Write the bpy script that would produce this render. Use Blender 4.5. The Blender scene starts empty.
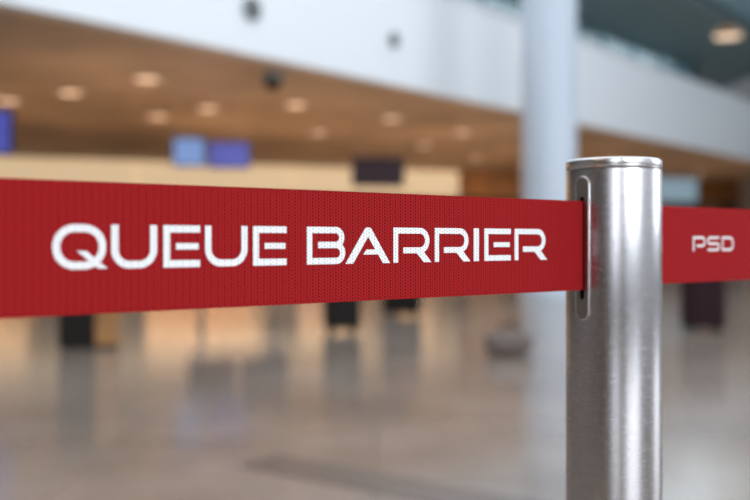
import bpy, bmesh, math, random
from mathutils import Vector, Matrix
random.seed(7)
PI = math.pi
scene = bpy.context.scene
COL = scene.collection

# ---------------------------------------------------------------- camera
EYE = 0.94
F = 900.0
cam_d = bpy.data.cameras.new('camera')
cam_d.sensor_width = 36.0
cam_d.lens = 36.0 * F / 750.0
cam_d.shift_y = -9.0 / 750.0
cam_d.clip_start = 0.02
cam_d.clip_end = 300
cam_d.dof.use_dof = True
cam_d.dof.focus_distance = 0.560
cam_d.dof.aperture_fstop = 4.2
cam_d.dof.aperture_blades = 0
cam = bpy.data.objects.new('camera', cam_d)
COL.objects.link(cam)
cam.location = (0, 0, EYE)
cam.rotation_euler = (PI / 2, 0, 0)
scene.camera = cam

# ---------------------------------------------------------------- world, exposure
w = bpy.data.worlds.new('world'); scene.world = w; w.use_nodes = True
bg = w.node_tree.nodes['Background']
bg.inputs[0].default_value = (0.80, 0.90, 1.0, 1)
bg.inputs[1].default_value = 1.2
vs = scene.view_settings
vs.view_transform = 'Standard'; vs.look = 'None'; vs.gamma = 1.0
vs.use_curve_mapping = False
vs.exposure = 0.0

def area(name, loc, rot, sx, sy, power, col):
    l = bpy.data.lights.new(name, 'AREA'); l.shape = 'RECTANGLE'
    l.size = sx; l.size_y = sy; l.energy = power; l.color = col
    o = bpy.data.objects.new(name, l); COL.objects.link(o)
    o.location = loc; o.rotation_euler = rot
    return o
# daylight pouring in through the roof glazing and the two window walls
area('daylight_roof', (-1, 8, 9.6), (0, 0, 0), 22, 22, 1850, (0.88, 0.94, 1.0))
area('daylight_back_window', (8.5, -11.6, 4.2), (PI / 2, 0, 0), 10, 6, 1200, (0.90, 0.95, 1.0))
area('post_reflection_fill', (-2.0, -11.6, 4.0), (PI / 2, 0, 0), 3.2, 6.5, 230, (0.92, 0.95, 1.0))  # added light for the pale band down the post's middle
area('daylight_right_window', (15.6, 5.5, 4.2), (PI / 2, 0, PI / 2), 7, 6, 600, (0.90, 0.95, 1.0))

# ---------------------------------------------------------------- materials
def mat(name, col, rough=0.5, metal=0.0, emit=None, estr=0.0, spec=0.5, noise=None):
    m = bpy.data.materials.new(name); m.use_nodes = True
    nt = m.node_tree; b = nt.nodes['Principled BSDF']
    b.inputs['Base Color'].default_value = (*col, 1)
    b.inputs['Roughness'].default_value = rough
    b.inputs['Metallic'].default_value = metal
    b.inputs['Specular IOR Level'].default_value = spec
    if emit:
        b.inputs['Emission Color'].default_value = (*emit, 1)
        b.inputs['Emission Strength'].default_value = estr
    if noise:
        sc, amt = noise
        tc = nt.nodes.new('ShaderNodeTexCoord'); n = nt.nodes.new('ShaderNodeTexNoise')
        n.inputs['Scale'].default_value = sc; n.inputs['Detail'].default_value = 4
        nt.links.new(tc.outputs['Object'], n.inputs['Vector'])
        r = nt.nodes.new('ShaderNodeValToRGB')
        r.color_ramp.elements[0].position = 0.3; r.color_ramp.elements[1].position = 0.7
        r.color_ramp.elements[0].color = (*[c * (1 - amt) for c in col], 1)
        r.color_ramp.elements[1].color = (*[min(1, c * (1 + amt)) for c in col], 1)
        nt.links.new(n.outputs['Fac'], r.inputs['Fac'])
        nt.links.new(r.outputs['Color'], b.inputs['Base Color'])
    return m

def weave_mat(name, yarn, hole_shade, rough, cell=0.0020, bump=0.5):
    m = bpy.data.materials.new(name); m.use_nodes = True
    nt = m.node_tree; N = nt.nodes; L = nt.links; b = N['Principled BSDF']
    b.inputs['Roughness'].default_value = rough
    b.inputs['Specular IOR Level'].default_value = 0.08
    tc = N.new('ShaderNodeTexCoord'); sp = N.new('ShaderNodeSeparateXYZ')
    L.new(tc.outputs['Object'], sp.inputs[0])
    def mth(op, a, bb=None, c=None):
        n = N.new('ShaderNodeMath'); n.operation = op
        for i, v in enumerate((a, bb, c)):
            if v is None: continue
            if isinstance(v, (int, float)): n.inputs[i].default_value = v
            else: L.new(v, n.inputs[i])
        return n.outputs[0]
    ns = N.new('ShaderNodeTexNoise'); ns.inputs['Scale'].default_value = 900
    L.new(tc.outputs['Object'], ns.inputs['Vector'])
    wob = mth('MULTIPLY', mth('SUBTRACT', ns.outputs['Fac'], 0.5), 0.35)
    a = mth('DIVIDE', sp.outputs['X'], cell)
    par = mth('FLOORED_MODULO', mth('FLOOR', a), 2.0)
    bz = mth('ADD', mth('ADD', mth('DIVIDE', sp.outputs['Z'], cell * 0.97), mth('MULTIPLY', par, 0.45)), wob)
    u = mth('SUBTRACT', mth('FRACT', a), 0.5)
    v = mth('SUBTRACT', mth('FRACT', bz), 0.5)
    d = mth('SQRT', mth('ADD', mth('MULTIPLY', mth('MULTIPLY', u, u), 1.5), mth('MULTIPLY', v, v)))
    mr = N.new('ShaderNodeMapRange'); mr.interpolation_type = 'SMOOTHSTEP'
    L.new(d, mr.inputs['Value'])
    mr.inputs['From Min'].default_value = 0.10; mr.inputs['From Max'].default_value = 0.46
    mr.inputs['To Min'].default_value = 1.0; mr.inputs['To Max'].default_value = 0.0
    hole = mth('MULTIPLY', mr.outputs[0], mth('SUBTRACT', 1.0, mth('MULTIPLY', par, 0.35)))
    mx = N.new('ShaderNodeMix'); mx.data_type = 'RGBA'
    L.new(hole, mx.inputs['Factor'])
    mx.inputs['A'].default_value = (*yarn, 1); mx.inputs['B'].default_value = (*hole_shade, 1)  # darker B colour paints the shade into the weave holes
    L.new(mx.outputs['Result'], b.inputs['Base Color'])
    bp = N.new('ShaderNodeBump'); bp.inputs['Strength'].default_value = bump
    bp.inputs['Distance'].default_value = 0.0005
    L.new(mth('SUBTRACT', 1.0, hole), bp.inputs['Height'])
    L.new(bp.outputs[0], b.inputs['Normal'])
    return m

def steel_mat(name, col, rough, grain=0.06, aniso=0.5):
    m = bpy.data.materials.new(name); m.use_nodes = True
    nt = m.node_tree; N = nt.nodes; L = nt.links; b = N['Principled BSDF']
    b.inputs['Base Color'].default_value = (*col, 1)
    b.inputs['Metallic'].default_value = 1.0
    b.inputs['Anisotropic'].default_value = aniso
    tg = N.new('ShaderNodeTangent'); tg.direction_type = 'RADIAL'; tg.axis = 'Z'
    L.new(tg.outputs[0], b.inputs['Tangent'])
    tc = N.new('ShaderNodeTexCoord')
    mp = N.new('ShaderNodeMapping'); mp.inputs['Scale'].default_value = (160, 160, 5000)
    L.new(tc.outputs['Object'], mp.inputs[0])
    n = N.new('ShaderNodeTexNoise'); n.inputs['Scale'].default_value = 1.0; n.inputs['Detail'].default_value = 3
    L.new(mp.outputs[0], n.inputs['Vector'])
    mr = N.new('ShaderNodeMapRange'); L.new(n.outputs['Fac'], mr.inputs[0])
    mr.inputs['From Min'].default_value = 0.3; mr.inputs['From Max'].default_value = 0.7
    mr.inputs['To Min'].default_value = rough - grain; mr.inputs['To Max'].default_value = rough + grain
    L.new(mr.outputs[0], b.inputs['Roughness'])
    bp = N.new('ShaderNodeBump'); bp.inputs['Strength'].default_value = 0.03
    bp.inputs['Distance'].default_value = 0.0002
    L.new(n.outputs['Fac'], bp.inputs['Height']); L.new(bp.outputs[0], b.inputs['Normal'])
    return m

M = {}
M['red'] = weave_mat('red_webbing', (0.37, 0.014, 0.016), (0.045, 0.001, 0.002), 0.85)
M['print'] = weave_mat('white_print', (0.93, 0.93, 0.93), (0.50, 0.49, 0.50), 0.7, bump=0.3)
M['steel'] = steel_mat('brushed_steel', (0.50, 0.49, 0.505), 0.22, grain=0.06, aniso=0.85)
M['steel_cap'] = steel_mat('brushed_steel_cap', (0.70, 0.69, 0.70), 0.2, grain=0.02, aniso=0.8)
M['plate'] = mat('slot_plate_metal', (0.30, 0.26, 0.24), 0.32, 1.0)
M['plate_edge'] = mat('slot_plate_edge', (0.85, 0.84, 0.84), 0.15, 1.0)
M['black'] = mat('black_recess', (0.004, 0.004, 0.004), 0.9, spec=0.05)
M['white_panel'] = mat('white_panel', (0.73, 0.765, 0.80), 0.5)
M['column'] = mat('column_paint', (0.48, 0.54, 0.62), 0.4)
M['soffit'] = mat('brown_soffit', (0.50, 0.39, 0.29), 0.6, noise=(0.40, 0.38))
M['roof'] = mat('roof_white', (0.7, 0.72, 0.74), 0.7)
M['wall_light'] = mat('pale_wall', (0.55, 0.55, 0.56), 0.7)
M['wall_brown'] = mat('brown_wall', (0.10, 0.068, 0.05), 0.6, noise=(0.4, 0.2))
M['wall_dark'] = mat('dark_wall', (0.05, 0.045, 0.045), 0.6)
M['teal'] = mat('dark_teal_glass', (0.13, 0.22, 0.25), 0.2, spec=0.7)
M['gallery_ceiling'] = mat('gallery_ceiling', (0.13, 0.19, 0.21), 0.6)
M['teal_light'] = mat('teal_glass_edge', (0.16, 0.30, 0.36), 0.2, spec=0.7)
M['frame'] = mat('dark_frame', (0.06, 0.065, 0.07), 0.4)
M['inlay'] = mat('dark_stone_inlay', (0.13, 0.10, 0.085), 0.22)
M['cream_light'] = mat('cream_lightbox', (0.8, 0.7, 0.55), 0.5, emit=(1.0, 0.74, 0.44), estr=0.52)
M['orange'] = mat('orange_wood', (0.62, 0.30, 0.11), 0.5, noise=(1.2, 0.35))
M['tan'] = mat('tan_panel', (0.60, 0.42, 0.24), 0.5, noise=(1.0, 0.3))
M['pink'] = mat('pink_panel', (0.60, 0.40, 0.34), 0.5, noise=(1.0, 0.3))
M['olive'] = mat('dark_olive_wood', (0.20, 0.13, 0.05), 0.5, noise=(1.0, 0.3))
M['blue_lit'] = mat('pale_blue_lit', (0.3, 0.4, 0.45), 0.5, emit=(0.35, 0.55, 0.70), estr=0.45)
M['lamp'] = mat('lamp_diffuser', (1, 0.9, 0.75), 0.5, emit=(1.0, 0.70, 0.48), estr=1.15)
M['lamp_ring'] = mat('lamp_ring', (0.55, 0.42, 0.32), 0.4)
M['screen_cyan'] = mat('screen_light_blue', (0.1, 0.2, 0.5), 0.3, emit=(0.30, 0.48, 0.90), estr=0.42)
M['screen_blue'] = mat('screen_violet_blue', (0.05, 0.07, 0.4), 0.3, emit=(0.14, 0.15, 0.62), estr=0.38)
M['black_plastic'] = mat('black_plastic', (0.012, 0.009, 0.008), 0.6, spec=0.15)
M['dark_sign'] = mat('dark_sign', (0.055, 0.036, 0.045), 0.6, spec=0.15)
M['wood'] = mat('brown_wood', (0.28, 0.13, 0.04), 0.45, noise=(3, 0.3))
M['charcoal'] = mat('charcoal_fabric', (0.03, 0.022, 0.02), 0.8, spec=0.1)
M['maroon'] = mat('dark_maroon_shell', (0.020, 0.006, 0.010), 0.6, spec=0.15)
M['brown_bag'] = mat('grey_brown_canvas', (0.13, 0.10, 0.09), 0.8)
M['grey'] = mat('grey_metal', (0.30, 0.33, 0.34), 0.5)
M['rubber'] = mat('rubber', (0.02, 0.02, 0.02), 0.7)

# polished stone floor
def floor_mat():
    m = bpy.data.materials.new('polished_stone_floor'); m.use_nodes = True
    nt = m.node_tree; N = nt.nodes; L = nt.links; b = N['Principled BSDF']
    tc = N.new('ShaderNodeTexCoord')
    n = N.new('ShaderNodeTexNoise'); n.inputs['Scale'].default_value = 1.1; n.inputs['Detail'].default_value = 5
    L.new(tc.outputs['Object'], n.inputs['Vector'])
    r = N.new('ShaderNodeValToRGB')
    r.color_ramp.elements[0].position = 0.3; r.color_ramp.elements[1].position = 0.7
    r.color_ramp.elements[0].color = (0.19, 0.150, 0.122, 1); r.color_ramp.elements[1].color = (0.29, 0.235, 0.20, 1)
    L.new(n.outputs['Fac'], r.inputs['Fac'])
    br = N.new('ShaderNodeTexBrick'); br.offset = 0.0
    br.inputs['Scale'].default_value = 1.0; br.inputs['Brick Width'].default_value = 1.2
    br.inputs['Row Height'].default_value = 1.2; br.inputs['Mortar Size'].default_value = 0.004
    br.inputs['Color1'].default_value = (1, 1, 1, 1); br.inputs['Color2'].default_value = (0.93, 0.93, 0.93, 1)
    br.inputs['Mortar'].default_value = (0.6, 0.6, 0.6, 1)
    L.new(tc.outputs['Object'], br.inputs['Vector'])
    mx = N.new('ShaderNodeMix'); mx.data_type = 'RGBA'; mx.blend_type = 'MULTIPLY'
    mx.inputs['Factor'].default_value = 1.0
    L.new(r.outputs['Color'], mx.inputs['A']); L.new(br.outputs['Color'], mx.inputs['B'])
    L.new(mx.outputs['Result'], b.inputs['Base Color'])
    b.inputs['Roughness'].default_value = 0.14
    b.inputs['Specular IOR Level'].default_value = 1.0
    return m
M['floor'] = floor_mat()

# ---------------------------------------------------------------- mesh helpers
def box(bm, c, s, rz=0.0, bevel=0.0):
    t = bmesh.new(); bmesh.ops.create_cube(t, size=1.0)
    bmesh.ops.scale(t, vec=s, verts=t.verts)
    if bevel > 0:
        bmesh.ops.bevel(t, geom=t.edges[:], offset=bevel, segments=3, affect='EDGES', profile=0.5)
    bmesh.ops.rotate(t, cent=(0, 0, 0), matrix=Matrix.Rotation(rz, 3, 'Z'), verts=t.verts)
    bmesh.ops.translate(t, vec=c, verts=t.verts)
    merge(bm, t)

def merge(bm, t):
    me = bpy.data.meshes.new('tmp'); t.to_mesh(me); t.free(); bm.from_mesh(me); bpy.data.meshes.remove(me)

def lathe(bm, prof, seg=64, c=(0, 0, 0)):
    """prof: list of (r,z) bottom to top; r=0 ends are closed by fans"""
    rings = []
    for r, z in prof:
        if r <= 1e-7: rings.append([bm.verts.new((c[0], c[1], c[2] + z))])
        else: rings.append([bm.verts.new((c[0] + r * math.cos(2 * PI * i / seg), c[1] + r * math.sin(2 * PI * i / seg), c[2] + z)) for i in range(seg)])
    for a, b in zip(rings, rings[1:]):
        for i in range(seg):
            j = (i + 1) % seg
            if len(a) == 1 and len(b) == 1: continue
            if len(a) == 1: bm.faces.new((a[0], b[j], b[i]))
            elif len(b) == 1: bm.faces.new((a[i], a[j], b[0]))
            else: bm.faces.new((a[i], a[j], b[j], b[i]))

def tube(bm, p0, p1, r, seg=16):
    p0 = Vector(p0); p1 = Vector(p1); d = p1 - p0
    t = bmesh.new(); bmesh.ops.create_cone(t, cap_ends=True, segments=seg, radius1=r, radius2=r, depth=d.length)
    q = Vector((0, 0, 1)).rotation_difference(d.normalized())
    bmesh.ops.rotate(t, cent=(0, 0, 0), matrix=q.to_matrix(), verts=t.verts)
    bmesh.ops.translate(t, vec=(p0 + p1) / 2, verts=t.verts)
    merge(bm, t)

def prism(bm, pts, z0, z1):
    lo = [bm.verts.new((x, y, z0)) for x, y in pts]; hi = [bm.verts.new((x, y, z1)) for x, y in pts]
    bm.faces.new(lo[::-1]); bm.faces.new(hi)
    for i in range(len(pts)):
        j = (i + 1) % len(pts); bm.faces.new((lo[i], lo[j], hi[j], hi[i]))

def obj(name, bm, m, parent=None, smooth=False, loc=None, rz=None, recalc=True):
    if recalc: bmesh.ops.recalc_face_normals(bm, faces=bm.faces[:])
    me = bpy.data.meshes.new(name); bm.to_mesh(me); bm.free()
    me.materials.append(m)
    if smooth:
        for p in me.polygons: p.use_smooth = True
        try: me.set_sharp_from_angle(angle=math.radians(35))
        except Exception: pass
    o = bpy.data.objects.new(name, me); COL.objects.link(o)
    if parent: o.parent = parent
    if loc is not None: o.location = loc
    if rz is not None: o.rotation_euler = (0, 0, rz)
    return o

def struct(name, bm, m, **k):
    o = obj(name, bm, m, **k); o['kind'] = 'structure'; return o

def tag(o, label, cat, group=None):
    o['label'] = label; o['category'] = cat
    if group: o['group'] = group
    return o

def thing(name, label, cat, loc, rz=0.0, group=None):
    o = bpy.data.objects.new(name, None); COL.objects.link(o)
    o.empty_display_size = 0.1
    o.location = loc; o.rotation_euler = (0, 0, rz)
    return tag(o, label, cat, group)

def dup(root, loc, rz, label):
    r = root.copy(); COL.objects.link(r); r.location = loc; r.rotation_euler = (0, 0, rz); r['label'] = label
    for ch in list(root.children):
        c = ch.copy(); COL.objects.link(c); c.parent = r
        for g in list(ch.children):
            d = g.copy(); COL.objects.link(d); d.parent = c
    return r

def bx(*boxes):
    bm = bmesh.new()
    for b in boxes: box(bm, *b)
    return bm

# ---------------------------------------------------------------- setting
XL, XR, YB = -16.0, 16.0, -12.0
struct('floor', bx(((0, 17, -0.05), (34, 62, 0.1))), M['floor'])

# the mezzanine edge runs from the near left to the far right
P0 = Vector((-4.2, 10.1)); E = Vector((7.2, 8.5)).normalized(); NRM = Vector((-E.y, E.x))
FANG = math.atan2(E.y, E.x)
def fl(s, off=0.0): return P0 + E * s + NRM * off
s_l = (XL - P0.x) / E.x; s_r = (XR - P0.x) / E.x
# shop wall under the mezzanine
S0 = Vector((-11.9, 28.5)); SD = Vector((12.8, 5.2)).normalized(); SN = Vector((-SD.y, SD.x)); SANG = math.atan2(SD.y, SD.x)
def sh(s, off=0.0): return S0 + SD * s + SN * off
Z_SOF, Z_PAR = 3.6, 5.38

a = fl(s_l); b = fl(s_r)
bm = bmesh.new()
pl = [(XL, a.y), (XR, b.y), (XR, 46), (XL, 36)]
prism(bm, pl, Z_SOF, Z_SOF + 0.35)
struct('ceiling_mezzanine', bm, M['soffit'])
bm = bmesh.new()
m0, m1 = fl(s_l, -0.12), fl(s_r, -0.12); mid = (m0 + m1) / 2
box(bm, (mid.x, mid.y, (Z_SOF - 0.04 + Z_PAR) / 2), ((m1 - m0).length, 0.24, Z_PAR - Z_SOF + 0.04), FANG)
box(bm, (mid.x, mid.y, Z_PAR + 0.03), ((m1 - m0).length, 0.32, 0.06), FANG)
struct('trim_1', bm, M['white_panel'])

# gallery behind the parapet: dark glazed wall with mullions, and its dark ceiling
g0, g1 = fl(s_l + 5, 4.0), fl(s_r, 4.0); gm = (g0 + g1) / 2
struct('wall_gallery', bx(((gm.x, gm.y, 6.6), ((g1 - g0).length, 0.3, 5.3), FANG)), M['teal'])
bm = bmesh.new()
s = s_l + 5
while s < s_r:
    p = fl(s, 3.8); box(bm, (p.x, p.y, 6.2), (0.12, 0.14, 4.5), FANG); s += 2.4
for z in (4.3, 6.3):
    p = (fl(s_l + 5, 3.8) + fl(s_r, 3.8)) / 2
    box(bm, (p.x, p.y, z), ((g1 - g0).length, 0.14, 0.18), FANG)
struct('window_1', bm, M['teal_light'])
bm = bmesh.new()
prism(bm, [tuple(fl(s_l, 0.2)), tuple(fl(s_r, 0.2)), (XR, 46), (XL, 36)], 7.9, 8.2)
struct('ceiling_gallery', bm, M['gallery_ceiling'])

for s_ in (2, 10, 18, 26):
    p = fl(s_, 2.0); area('gallery_fill_light', (p.x, p.y, 7.85), (0, 0, FANG), 7, 3.2, 150, (0.80, 0.92, 1.0))  # unseen cool lights added to lift the dark gallery

u0, u1 = fl(15, 0.1), fl(s_r, 0.1); um = (u0 + u1) / 2
struct('wall_upper', bx(((um.x, um.y, 9.2), ((u1 - u0).length, 0.2, 2.0), FANG)), M['teal'])

# atrium roof: a grid of beams with open daylight between them
bm = bmesh.new()
for x in range(-16, 17, 4): box(bm, (x, 11, 10.2), (0.5, 47, 0.5))
for y in range(-12, 35, 4): box(bm, (0, y, 10.25), (33, 0.4, 0.4))
struct('ceiling', bm, M['roof'])

# outer walls with window openings
bm = bmesh.new()
box(bm, (-10.2, YB - 0.15, 5.2), (11.6, 0.3, 10.4))
struct('wall_back_left', bm, M['wall_brown'])
bm = bmesh.new()
box(bm, (-2.3, YB - 0.15, 8.9), (4.2, 0.3, 3.0)); box(bm, (-2.3, YB - 0.15, 0.15), (4.2, 0.3, 0.3))
struct('wall_back', bm, M['wall_light'])
bm = bmesh.new()
box(bm, (1.6, YB - 0.15, 5.2), (3.6, 0.3, 10.4))
struct('wall_back_middle', bm, M['wall_brown'])
bm = bmesh.new()
box(bm, (9.7, YB - 0.15, 9.2), (12.6, 0.3, 2.4)); box(bm, (9.7, YB - 0.15, 0.2), (12.6, 0.3, 0.4))
box(bm, (15.2, YB - 0.15, 4.2), (1.6, 0.3, 7.6))
struct('wall_back_right', bm, M['wall_light'])
bm = bmesh.new()
for x in (3.5, 6.4, 9.3, 12.2, 14.4): box(bm, (x, YB - 0.1, 4.2), (0.16, 0.2, 7.6))
box(bm, (9.0, YB - 0.1, 2.6), (11, 0.2, 0.14))
for x in (-4.3, -2.0, -0.3): box(bm, (x, YB - 0.1, 3.85), (0.14, 0.2, 7.1))
struct('window_2', bm, M['frame'])
bm = bmesh.new()
box(bm, (XR + 0.15, -5.2, 5.2), (0.3, 14, 10.4)); box(bm, (XR + 0.15, 28, 5.2), (0.3, 38, 10.4))
box(bm, (XR + 0.15, 5.4, 9.2), (0.3, 7.2, 2.4)); box(bm, (XR + 0.15, 5.4, 0.2), (0.3, 7.2, 0.4))
struct('wall_right', bm, M['wall_light'])
bm = bmesh.new()
for y in (3.6, 5.4, 7.2): box(bm, (XR + 0.1, y, 4.2), (0.2, 0.12, 7.6))
struct('window_3', bm, M['frame'])
struct('unseen_shade_slab', bx(((-8.6, -6.4, 3.9), (14.8, 11, 0.4))), M['soffit'])  # unseen slab added to darken the left side of the post's reflection
area('warm_fill_light', (-8, -6, 3.6), (0, 0, 0), 3, 3, 220, (1.0, 0.75, 0.5))  # added warm light, tints what the post reflects on its left
struct('wall_left', bx(((XL - 0.15, 12, 5.2), (0.3, 48, 10.4))), M['wall_light'])

# dark stone strip let into the floor
q0 = Vector((-0.50, 3.86)); q1 = Vector((3.2, 1.23)); qm = (q0 + q1) / 2; qd = q1 - q0
struct('trim_2', bx(((qm.x, qm.y, 0.002), (qd.length, 0.24, 0.006), math.atan2(qd.y, qd.x))), M['inlay'])

# the round column
bm = bmesh.new()
lathe(bm, [(0.0, 0), (0.50, 0), (0.50, 0.15), (0.455, 0.16), (0.455, 10.0), (0.0, 10.0)], 48)
struct('column', bm, M['column'], smooth=True, loc=(2.90, 15.0, 0))

# ---------------------------------------------------------------- shops under the mezzanine
struct('wall_shops', bx(((sh(18, 3.6).x, sh(18, 3.6).y, 1.8), (62, 0.3, 3.6), SANG)), M['wall_dark'])
# bays: (start, end, panel material, fascia material, label)
bays = [
    (-5.0, 1.5, 'tan', 'cream_light', 'leftmost shop with a lit cream sign band and tan back wall'),
    (1.5, 4.2, 'olive', 'cream_light', 'narrow shop with dark olive back wall under a lit cream band'),
    (4.2, 9.5, 'orange', 'cream_light', 'shop with orange wood back wall left of the two blue screens'),
    (9.5, 13.5, 'pink', 'cream_light', 'shop with pinkish back wall and cream band by the dark hanging sign'),
    (13.5, 16.2, 'tan', 'cream_light', 'last shop with a cream lit band, just left of the round column'),
    (16.2, 20.5, 'tan', 'orange', 'shop with an unlit orange wood sign band behind the round column'),
    (20.5, 25.5, 'pink', 'tan', 'shop with an unlit tan sign band just right of the round column'),
    (25.5, 27.7, 'tan', 'blue_lit', 'narrow shop with a pale blue lit band seen right of the steel post'),
    (27.7, 30.0, 'tan', 'wood', 'brown shop with wooden sign band at the far right border'),
]
shops = []
for i, (sa, sb, pm, fm, lab) in enumerate(bays):
    c = sh((sa + sb) / 2); W = sb - sa - 0.02
    t = thing('shop_front', lab, 'shop', (c.x, c.y, 0), SANG, 'shops along the wall under the mezzanine')
    zb = 2.62
    obj('sign_band', bx(((0, -0.1, (zb + 3.59) / 2), (W, 0.3, 3.59 - zb - 0.02))), M[fm], t)
    obj('back_panel', bx(((0, 3.3, 1.3), (W, 0.1, 2.6))), M[pm], t)
    obj('side_pier', bx(((-W / 2 + 0.15, 1.5, 1.3), (0.3, 3.4, 2.6))), M['wall_brown'], t)
    obj('side_pier', bx(((W / 2 - 0.15, 1.5, 1.3), (0.3, 3.4, 2.6))), M['wall_brown'], t)
    bm = bmesh.new()
    for z in (0.5, 1.1, 1.7): box(bm, (0, 3.05, z), (W - 1.0, 0.4, 0.05))
    for k in (-1, 0, 1): box(bm, (k * (W - 1.04) / 2, 3.05, 1.0), (0.05, 0.4, 2.0))
    obj('shelf', bm, M['wood'], t)
    pw = {'olive': 160, 'pink': 300, 'tan': 330, 'orange': 420}[pm] * W / 5
    if i >= 5: pw *= 0.2
    pw *= 0.38
    l = bpy.data.lights.new('shop_lamp', 'AREA'); l.shape = 'RECTANGLE'; l.size = W * 0.8; l.size_y = 1.5
    l.energy = pw; l.color = (1, 0.62, 0.32)
    lo = bpy.data.objects.new('shop_lamp', l); COL.objects.link(lo); lo.parent = t; lo.location = (0, 1.6, 2.58)
    shops.append(t)

# ---------------------------------------------------------------- ceiling downlights
def at(px, py, Y): return ((px - 375) / F * Y, Y, EYE + (241 - py) / F * Y)
def on_soffit(px, py):
    Y = F * (Z_SOF - EYE) / (241 - py); return ((px - 375) / F * Y, Y, Z_SOF)
dls = [(70, 92, 'warm ceiling downlight nearest the left end of the brown soffit', 1.0),
       (147, 78, 'bright warm ceiling downlight close to the white mezzanine edge', 1.3),
       (158, 116, 'faint downlight above and left of the two blue screens', 0.8),
       (8, 100, 'ceiling downlight at the left border, above the left blue screen', 0.8),
       (208, 108, 'ceiling downlight directly above the two blue screens', 0.7),
       (296, 104, 'ceiling downlight to the right below the dome camera', 1.1),
       (318, 132, 'far ceiling downlight between blue screens and dark hanging sign', 0.9),
       (392, 118, 'ceiling downlight above the dark hanging sign', 0.9),
       (424, 145, 'orange glowing ceiling downlight right of the dark hanging sign', 1.0),
       (476, 158, 'ceiling downlight over the orange wood sign band', 2.5),
       (610, 160, 'ceiling downlight just right of the column above the post', 1.6),
       (462, 132, 'ceiling downlight nearest the left side of the round column', 0.9),
       (700, 172, 'ceiling downlight right of the steel post, far off', 1.6)]
dl0 = None
for px, py, lab, sc in dls:
    p = on_soffit(px, py)
    loc = (p[0], p[1], Z_SOF)
    if dl0 is None:
        dl0 = thing('ceiling_downlight', lab, 'ceiling light', loc, 0, 'round warm downlights in the brown soffit')
        bm = bmesh.new(); lathe(bm, [(0.20, -0.03), (0.26, -0.03), (0.27, 0.0), (0.20, 0.0), (0.20, -0.03)], 32); obj('ring', bm, M['lamp_ring'], dl0, True)
        bm = bmesh.new(); lathe(bm, [(0.0, -0.02), (0.195, -0.02), (0.195, -0.001), (0, -0.001)], 32); obj('diffuser', bm, M['lamp'], dl0)
        t = dl0
    else:
        t = dup(dl0, loc, 0, lab)
    l = bpy.data.lights.new('downlight_lamp', 'SPOT'); l.energy = 650 * sc; l.color = (1, 0.70, 0.42)
    l.spot_size = math.radians(130); l.spot_blend = 0.8; l.shadow_soft_size = 0.25
    lo = bpy.data.objects.new('downlight_lamp', l); COL.objects.link(lo); lo.location = (loc[0], loc[1], loc[2] - 0.1)

# ---------------------------------------------------------------- hanging screens
def screen(px, py, Y, W, H, m, lab, rz=0.12, group='hanging blue screens'):
    p = at(px, py, Y)
    t = thing('hanging_screen', lab, 'screen', (p[0], p[1], p[2]), rz, group)
    obj('casing', bx(((0, 0.05, 0), (W + 0.06, 0.09, H + 0.06), 0, 0.012)), M['black_plastic'], t)
    obj('display', bx(((0, -0.002, 0), (W, 0.02, H))), m, t)
    bm = bmesh.new()
    tube(bm, (0, 0.05, H / 2), (0, 0.05, Z_SOF - p[2]), 0.012)
    obj('hanging_rod', bm, M['lamp_ring'], t)
    return t
screen(189, 152, 17.0, 0.56, 0.50, M['screen_cyan'], 'light blue hanging screen, left one of the adjoining pair')
screen(229, 155, 17.3, 0.74, 0.46, M['screen_blue'], 'violet blue hanging screen, right one of the adjoining pair')
screen(-5, 132, 13.0, 0.42, 0.60, M['screen_blue'], 'violet blue hanging screen cut by the left border of the photo')
p = at(378, 172, 17.0)
t = thing('hanging_sign', 'dark blank sign board hung from the brown soffit above the belt', 'sign', p, 0.15)
obj('board', bx(((0, 0, 0), (1.0, 0.12, 0.56), 0, 0.02)), M['dark_sign'], t)
for sx in (-0.35, 0.35):
    bm = bmesh.new(); tube(bm, (sx, 0, 0.27), (sx, 0, Z_SOF - p[2]), 0.008); obj('hanging_rod', bm, M['lamp_ring'], t)

# dome camera under the soffit
p = on_soffit(273, 73)
t = thing('dome_camera', 'dark dome camera under the soffit beside the white mezzanine edge', 'camera', p)
bm = bmesh.new(); lathe(bm, [(0.0, -0.12), (0.15, -0.12), (0.18, -0.10), (0.18, 0), (0, 0)], 32); obj('housing', bm, M['grey'], t, True)
bm = bmesh.new(); lathe(bm, [(0.0, -0.28), (0.07, -0.265), (0.12, -0.22), (0.145, -0.16), (0.145, -0.12), (0, -0.12)], 32); obj('dome', bm, M['black_plastic'], t, True)

# round grey vents let into the white mezzanine edge
def vent(px, py, lab, r):
    k = (px - 375) / F
    # intersection of the view ray with the front face of the edge
    A = fl(0, -0.24); s = (k * A.y - A.x) / (E.x - k * E.y); q = A + E * s
    z = EYE + (241 - py) / F * q.y
    t = thing('round_vent', lab, 'vent', (q.x, q.y, z), FANG, 'round vents on the white mezzanine edge')
    bm = bmesh.new(); t2 = bmesh.new(); lathe(t2, [(0, 0), (r * .8, 0), (r, 0.015), (r, 0.04), (0, 0.04)], 32)
    bmesh.ops.rotate(t2, cent=(0, 0, 0), matrix=Matrix.Rotation(PI / 2, 3, 'X'), verts=t2.verts); merge(bm, t2)
    obj('rim', bm, M['grey'], t, True)
    bm = bmesh.new()
    for i in range(-3, 4):
        hw = math.sqrt(max(0.01, 1 - (i / 4) ** 2)) * r * 0.8
        box(bm, (0, -0.045, i * r / 4), (2 * hw, 0.02, r / 9))
    obj('slat', bm, M['frame'], t)
vent(251, 9, 'grey round vent high on the white mezzanine edge at the top of the photo', 0.17)
vent(393, 40, 'smaller grey round vent on the white mezzanine edge left of the column', 0.13)

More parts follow.
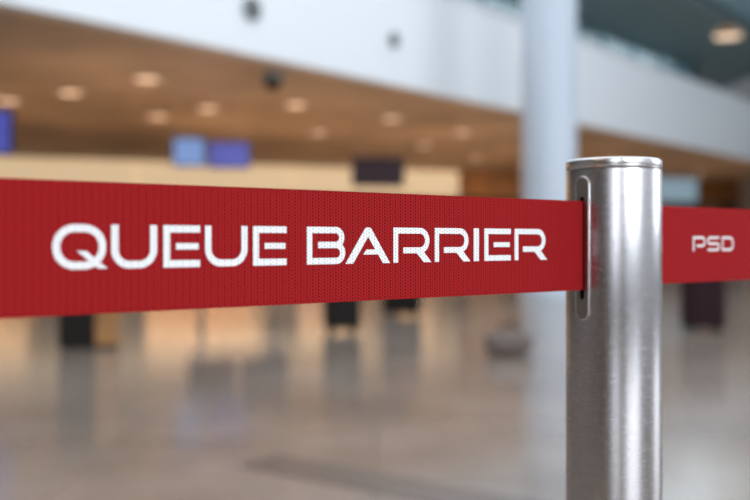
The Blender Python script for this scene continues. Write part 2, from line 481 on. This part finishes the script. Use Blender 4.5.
# warm ceiling lamps on the gallery
for px, py, lab in ((728, 30, 'warm lamp glowing in the dark gallery at the top right'), ):
    Y = 27.5; p = at(px, py, Y)
    t = thing('pendant_lamp', lab, 'lamp', p)
    bm = bmesh.new(); lathe(bm, [(0.45, -0.22), (0.50, -0.20), (0.25, 0.10), (0.05, 0.16), (0.0, 0.16)], 32); obj('lamp_shade', bm, M['wood'], t, True)
    bm = bmesh.new(); lathe(bm, [(0, -0.2), (0.40, -0.2), (0.40, -0.16), (0, -0.16)], 32); obj('diffuser', bm, M['lamp'], t)
    bm = bmesh.new(); tube(bm, (0, 0, 0.15), (0, 0, 7.9 - p[2]), 0.015); obj('cord', bm, M['rubber'], t)

# ---------------------------------------------------------------- things standing on the hall floor
def floor_at(px, py):
    Y = F * EYE / (py - 241); return ((px - 375) / F * Y, Y, 0.0)

# litter bin with a wooden flank
p = floor_at(88, 347)
t = thing('litter_bin', 'black litter bin with brown wooden flank on the floor at left', 'bin', p, 0.2)
obj('body', bx(((-0.08, 0, 0.47), (0.30, 0.36, 0.90), 0, 0.02)), M['black_plastic'], t)
obj('side_panel', bx(((0.17, 0, 0.47), (0.19, 0.34, 0.88), 0, 0.01)), M['wood'], t)
obj('lid', bx(((0.02, 0, 0.96), (0.54, 0.40, 0.06), 0, 0.02)), M['black_plastic'], t)
obj('base', bx(((0.02, 0, 0.011), (0.46, 0.32, 0.02))), M['rubber'], t)

# bench seats
p = floor_at(238, 326)
t = thing('waiting_bench', 'dark charcoal two seat waiting bench behind the word QUEUE', 'bench', p, 0.15)
for sx in (-0.29, 0.29):
    obj('seat', bx(((sx, 0, 0.42), (0.52, 0.50, 0.09), 0, 0.03)), M['charcoal'], t)
    obj('backrest', bx(((sx, 0.26, 0.72), (0.52, 0.07, 0.48), 0, 0.03)), M['charcoal'], t)
obj('beam', bx(((0, 0.05, 0.335), (1.05, 0.07, 0.07))), M['frame'], t)
for sx in (-0.4, 0.4):
    bm = bmesh.new(); box(bm, (sx, 0.05, 0.17), (0.05, 0.05, 0.30)); box(bm, (sx, 0, 0.0125), (0.06, 0.5, 0.025)); obj('leg', bm, M['frame'], t)

def suitcase(p, w_, h_, m, lab, rz):
    t = thing('suitcase', lab, 'suitcase', p, rz, 'upright suitcases standing on the hall floor')
    obj('shell', bx(((0, 0, h_ / 2 + 0.05), (w_, 0.24, h_), 0, 0.035)), m, t)
    bm = bmesh.new()
    for k in range(-2, 3): box(bm, (k * w_ / 6, -0.122, h_ / 2 + 0.05), (w_ / 16, 0.012, h_ * 0.8), 0, 0.004)
    obj('rib', bm, m, t)
    bm = bmesh.new()
    for sx in (-0.09, 0.09): tube(bm, (sx, 0.08, h_), (sx, 0.08, h_ + 0.32), 0.010)
    tube(bm, (-0.10, 0.08, h_ + 0.32), (0.10, 0.08, h_ + 0.32), 0.014)
    obj('handle', bm, M['black_plastic'], t)
    for sx in (-1, 1):
        for sy in (-1, 1):
            bm = bmesh.new(); x = sx * (w_ / 2 - 0.06); y = sy * 0.07
            tube(bm, (x - 0.012, y, 0.03), (x + 0.012, y, 0.03), 0.03); box(bm, (x, y, 0.055), (0.04, 0.04, 0.03))
            obj('wheel', bm, M['rubber'], t)
    return t
suitcase(floor_at(342, 333), 0.36, 0.60, M['black_plastic'], 'narrow black suitcase, left one of the two under the word BARRIER', 0.25)
suitcase(floor_at(402, 317), 0.46, 0.62, M['black_plastic'], 'wider black suitcase farther off, right one of the two under the word BARRIER', -0.2)
suitcase(floor_at(703, 332), 0.40, 0.66, M['maroon'], 'dark maroon suitcase on the floor right of the steel post', 0.1)

# holdall bag
p = floor_at(509, 356)
t = thing('holdall_bag', 'grey brown canvas holdall bag on the floor left of the steel post', 'bag', p, 0.3)
bm = bmesh.new()
rings = []
for i in range(11):
    x = -0.19 + 0.38 * i / 10; k = math.sqrt(max(0.0, 1 - ((i - 5) / 5.6) ** 4))
    rings.append([bm.verts.new((x, 0.10 * k * (1 if True else 0) * math.copysign(abs(math.cos(a_)) ** 0.7, math.cos(a_)), 0.105 + 0.10 * k * math.copysign(abs(math.sin(a_)) ** 0.7, math.sin(a_)))) for a_ in [2 * PI * j / 20 for j in range(20)]])
for r0, r1 in zip(rings, rings[1:]):
    for j in range(20): bm.faces.new((r0[j], r0[(j + 1) % 20], r1[(j + 1) % 20], r1[j]))
bm.faces.new(rings[0]); bm.faces.new(rings[-1])
obj('body', bm, M['brown_bag'], t, True)
for sy in (-0.05, 0.05):
    bm = bmesh.new(); pts = [(-0.09 + 0.18 * i / 8, sy, 0.19 + 0.09 * math.sin(PI * i / 8)) for i in range(9)]
    for a_, b_ in zip(pts, pts[1:]): tube(bm, a_, b_, 0.007, 8)
    obj('handle', bm, M['charcoal'], t)

# ---------------------------------------------------------------- the steel post
PC = Vector((0.1794, 0.6768)); R = 0.035
U = Vector((0.8007, 0.5990)).normalized(); BANG = math.atan2(U.y, U.x)    # direction along the belt
TOP = EYE + 0.0604
def stadium(hw, hh, n=14):
    pts = []
    for i in range(n + 1):
        a_ = PI * i / n; pts.append((hw * math.cos(a_), (hh - hw) + hw * math.sin(a_)))
    for i in range(n + 1):
        a_ = PI + PI * i / n; pts.append((hw * math.cos(a_), -(hh - hw) + hw * math.sin(a_)))
    return pts
def plate_mesh(hw, hh, x0, x1, zc, sgn, inner=None, bev=0.0006):
    """stadium plate in the plane x=const (local), from x0 (in) to x1 (out); optional stadium hole"""
    bm = bmesh.new()
    def loop(hw_, hh_, x): return [bm.verts.new((sgn * x, y, zc + z)) for y, z in stadium(hw_, hh_)]
    L = [loop(hw, hh, x0), loop(hw, hh, x1 - bev), loop(hw - bev, hh - bev, x1)]
    if inner: L += [loop(inner[0], inner[1], x1), loop(inner[0], inner[1], x0)]
    for A, B in zip(L, L[1:]):
        n = len(A)
        for i in range(n): bm.faces.new((A[i], A[(i + 1) % n], B[(i + 1) % n], B[i]))
    if not inner: bm.faces.new(L[-1])
    return bm
def make_post(label):
    t = thing('barrier_post', label, 'barrier post', (PC.x, PC.y, 0), BANG)
    seam = TOP - 0.0073
    bm = bmesh.new()
    lathe(bm, [(0, 0.012), (R, 0.012), (R, seam - 0.0009), (R - 0.0009, seam - 0.0004), (R - 0.0012, seam), (0, seam)], 128)
    obj('pole', bm, M['steel'], t, True)
    bm = bmesh.new()
    pr = [(0, seam), (R - 0.0012, seam), (R - 0.0003, seam + 0.0003), (R, seam + 0.0009), (R, TOP - 0.0016)]
    for i in range(1, 7):
        a_ = PI / 2 * i / 6; pr.append((R - 0.0016 + 0.0016 * math.cos(a_), TOP - 0.0016 + 0.0016 * math.sin(a_)))
    pr += [(R - 0.006, TOP), (0, TOP)]
    lathe(bm, pr, 128); obj('cap', bm, M['steel_cap'], t, True)
    bm = bmesh.new()
    lathe(bm, [(0, 0), (0.175, 0), (0.178, 0.004), (0.175, 0.010), (0.12, 0.016), (0.05, 0.022), (0.04, 0.030), (0, 0.030)], 96)
    obj('base', bm, M['steel'], t, True)
    zc = EYE - 0.0052
    for sgn in (-1, 1):
        pl_ = obj('slot_plate', plate_mesh(0.0060, 0.0520, R - 0.002, R + 0.0009, zc, sgn, inner=(0.0021, 0.0375)), M['plate'], t)
        pl_['label'] = 'dark oblong belt slot plate'
        obj('rim', plate_mesh(0.0066, 0.0526, R - 0.002, R + 0.0007, zc, sgn, inner=(0.0058, 0.0518), bev=0.0002), M['plate_edge'], pl_)
        obj('slit', plate_mesh(0.0024, 0.0378, R - 0.002, R + 0.0003, zc, sgn, bev=0.0001), M['black'], pl_)
    return t
post = make_post('brushed steel barrier post the two red belts meet at')
LEN = 1.70
pa = PC - U * (LEN + 2 * R); pb = PC + U * (LEN + 2 * R)
dup(post, (pa.x, pa.y, 0), BANG, 'brushed steel barrier post at the far left end of the QUEUE BARRIER belt')
dup(post, (pb.x, pb.y, 0), BANG, 'brushed steel barrier post at the right end of the PSD belt')

# ---------------------------------------------------------------- belts and lettering
def belt_s(px, A):      # signed distance along U from A to where pixel column px meets the belt plane
    k = (px - 375) / F
    return (k * A.y - A.x) / (U.x - k * U.y)

def fillet(pts, rad, closed=False, n=10):
    out = []; m = len(pts)
    rads = rad if isinstance(rad, (list, tuple)) else [rad] * m
    for i, p in enumerate(pts):
        p = Vector(p)
        if (not closed and i in (0, m - 1)) or rads[i] <= 1e-9: out.append(p); continue
        a_ = Vector(pts[i - 1]) - p; b_ = Vector(pts[(i + 1) % m]) - p
        an = a_.normalized(); bn = b_.normalized(); ang = an.angle(bn)
        tl = min(rads[i] / math.tan(ang / 2), a_.length * 0.4999 if True else 0, b_.length * 0.4999) if rads[i] < 900 else min(a_.length, b_.length) / 2
        tl = rads[i] / math.tan(ang / 2)
        r = rads[i]; c = p + (an + bn).normalized() * (r / math.sin(ang / 2))
        s_ = p + an * tl; e_ = p + bn * tl
        v0 = s_ - c; v1 = e_ - c; tot = v0.angle_signed(v1)
        for k in range(n + 1):
            th = -tot * k / n
            cs, sn = math.cos(th), math.sin(th)
            out.append(c + Vector((v0.x * cs - v0.y * sn, v0.x * sn + v0.y * cs)))
    res = []
    for q in out:
        if not res or (q - res[-1]).length > 1e-7: res.append(q)
    if closed and (res[0] - res[-1]).length < 1e-7: res.pop()
    return res

def strip(faces, pts, w_, closed=False):
    faces.layer += 1
    n = len(pts); Ls, Rs = [], []
    for i, p in enumerate(pts):
        if closed: d0 = (p - pts[i - 1]).normalized(); d1 = (pts[(i + 1) % n] - p).normalized()
        else:
            d0 = (p - pts[i - 1]).normalized() if i > 0 else (pts[1] - p).normalized()
            d1 = (pts[i + 1] - p).normalized() if i < n - 1 else d0
        n0 = Vector((-d0.y, d0.x)); n1 = Vector((-d1.y, d1.x)); mt = (n0 + n1).normalized()
        k = w_ / 2 / max(0.3, mt.dot(n0))
        Ls.append(p + mt * k); Rs.append(p - mt * k)
    for i in range(n if closed else n - 1):
        j = (i + 1) % n; faces.append([Rs[i], Rs[j], Ls[j], Ls[i]], False)

class Faces(list):
    layer = 0
    def append(self, fc, new=True):
        if new: self.layer += 1
        list.append(self, (fc, self.layer))

def glyph(ch, W, H, w_, wv):
    """w_: thickness of horizontal bars, wv: thickness of stems"""
    f = Faces(); h = w_ / 2
    P = lambda u, v: Vector((u * W, v * H))
    if ch == 'Q':
        r = (H - w_) / 2 * 0.96
        strip(f, fillet([(h, h), (W - h, h), (W - h, H - h), (h, H - h)], r, True, 16), w_, True)
        f.append([P(.445, .407), P(.861, .008), P(1.032, .008), P(.626, .407)])
    elif ch == 'U':
        r = H * 0.345
        strip(f, fillet([(h, H), (h, h), (W - h, h), (W - h, H)], r, False, 14), w_)
    elif ch == 'E':
        strip(f, [Vector(q) for q in ((W, H - h), (h, H - h), (h, h), (W, h))], w_)
        strip(f, [P(.34, .5), P(.96, .5)], w_ * 0.88)
    elif ch == 'B':
        vm = .515 * H; r1 = (H - h - vm) / 2 * .98; r2 = (vm - h) / 2 * .98
        strip(f, fillet([(.285 * W, vm), (W * .975 - h, vm), (W * .975 - h, H - h), (h, H - h), (h, h), (W * .5, h)], [0, r1, r1, 0, 0, 0]), w_)
        strip(f, fillet([(W * .5, h), (W - h, h), (W - h, vm), (W * .55, vm)], [0, r2, r2, 0]), w_)
    elif ch == 'A':
        f.append([P(0, 0), P(.168, 0), P(.5, .735), P(.5, 1.0)][:3] + [P(.5, 1.0), P(.455, .99), P(.425, .955)])
        f.append([P(1, 0), P(.575, .955), P(.545, .99), P(.5, 1.0), P(.5, .735), P(.835, 0)])
        f.append([P(.385, .245), P(.76, .245), P(.70, .385), P(.462, .385)])
    elif ch == 'R':
        vm = .35 * H; xr = .945 * W - h; r = (H - h - vm) / 2 * .98
        strip(f, [Vector((wv / 2, 0)), Vector((wv / 2, H - w_))], wv)
        strip(f, fillet([(0, H - h), (xr, H - h), (xr, vm), (.25 * W, vm)], [0, r, r, 0]), w_)
        f.append([P(.575, .30), P(.795, 0), P(1.0, 0), P(.75, .37), P(.65, .36)])
    elif ch == 'P':
        vm = .36 * H; r = (H - h - vm) / 2 * .98
        strip(f, [Vector((wv / 2, 0)), Vector((wv / 2, H - w_))], wv)
        strip(f, fillet([(0, H - h), (W - h, H - h), (W - h, vm), (.29 * W, vm)], [0, r, r, 0]), w_)
    elif ch == 'S':
        vm = H / 2; r = (H / 2 - h) / 2 * .98
        strip(f, fillet([(W * .96, H - h), (h, H - h), (h, vm), (W - h, vm), (W - h, h), (.02 * W, h)], [0, r, r, r, r, 0]), w_)
    elif ch == 'D':
        r = (H - w_) / 2 * .97
        strip(f, fillet([(h, h), (W - h, h), (W - h, H - h), (h, H - h)], [0, r, r, 0], True, 14), w_, True)
    elif ch == 'I':
        strip(f, [Vector((W / 2, 0)), Vector((W / 2, H))], W)
    return f

TH = 0.0012
def make_belt(A, sgn, zt, zb, label, letters, cap_of, base_of, sw):
    """A: point where the belt leaves the post, sgn: which way along U it runs"""
    t = thing('barrier_belt', label, 'belt', (A.x, A.y, EYE), BANG)
    bm = bmesh.new()
    x0, x1 = (-LEN, 0.0) if sgn < 0 else (0.0, LEN)
    for z0, z1, th in ((zb, zb + 0.0010, TH * 0.8), (zb + 0.0010, zt - 0.0010, TH), (zt - 0.0010, zt, TH * 0.8)):
        box(bm, ((x0 + x1) / 2, 0, (z0 + z1) / 2), (LEN, th, z1 - z0))
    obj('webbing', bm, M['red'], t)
    for ch, pa_, pb_ in letters:
        s0, s1 = belt_s(pa_, A), belt_s(pb_, A)
        py_cap = cap_of(s0); py_base = base_of(s0)
        f = glyph(ch, s1 - s0, py_cap - py_base, sw, sw)
        bm = bmesh.new(); y = -TH / 2 - 0.00012
        for face, ly in f:
            lo = [bm.verts.new((s0 + q.x, y - 0.00003 * ly, py_base + q.y)) for q in face]
            fc = bm.faces.new(lo); fc.normal_update()
            if fc.normal.y > 0: fc.normal_flip()
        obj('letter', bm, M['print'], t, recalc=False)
    return t
A1 = PC - U * (R - 0.001); A2 = PC + U * (R - 0.001)
def zt_at(px, py, A):
    s = belt_s(px, A); return (241 - py) / F * (A.y + U.y * s)
# cap line and baseline of the long word, measured along the belt
def lerp_s(px0, v0, px1, v1):
    a_, b_ = belt_s(px0, A1), belt_s(px1, A1)
    return lambda q: v0 + (v1 - v0) * (q - a_) / (b_ - a_)
cap = lerp_s(130, 0.00808, 530, 0.00836)
base = lerp_s(130, -0.01365, 530, -0.01312)
word = [('Q', 51.8, 105.5), ('U', 110.7, 156.5), ('E', 162.8, 199.4), ('U', 204.5, 246.8), ('E', 252.4, 286.0),
        ('B', 306.1, 344.5), ('A', 344.7, 389.3), ('R', 392.7, 430.7), ('R', 433.9, 469.7), ('I', 472.9, 478.2), ('E', 483.6, 510.0), ('R', 513.8, 546.3)]
make_belt(A1, -1, 0.0291, -0.0357, 'red woven belt printed QUEUE BARRIER, left of the post', word, cap, base, 0.00370)
capr = zt_at(700, 236.5, A2); baser = zt_at(700, 251.0, A2)
make_belt(A2, 1, 0.02785, -0.0339, 'red woven belt printed PSD, right of the post', [('P', 692.2, 704.6), ('S', 706.8, 718.8), ('D', 721.2, 732.8)], lambda q: capr, lambda q: baser, (capr - baser) * 0.155)
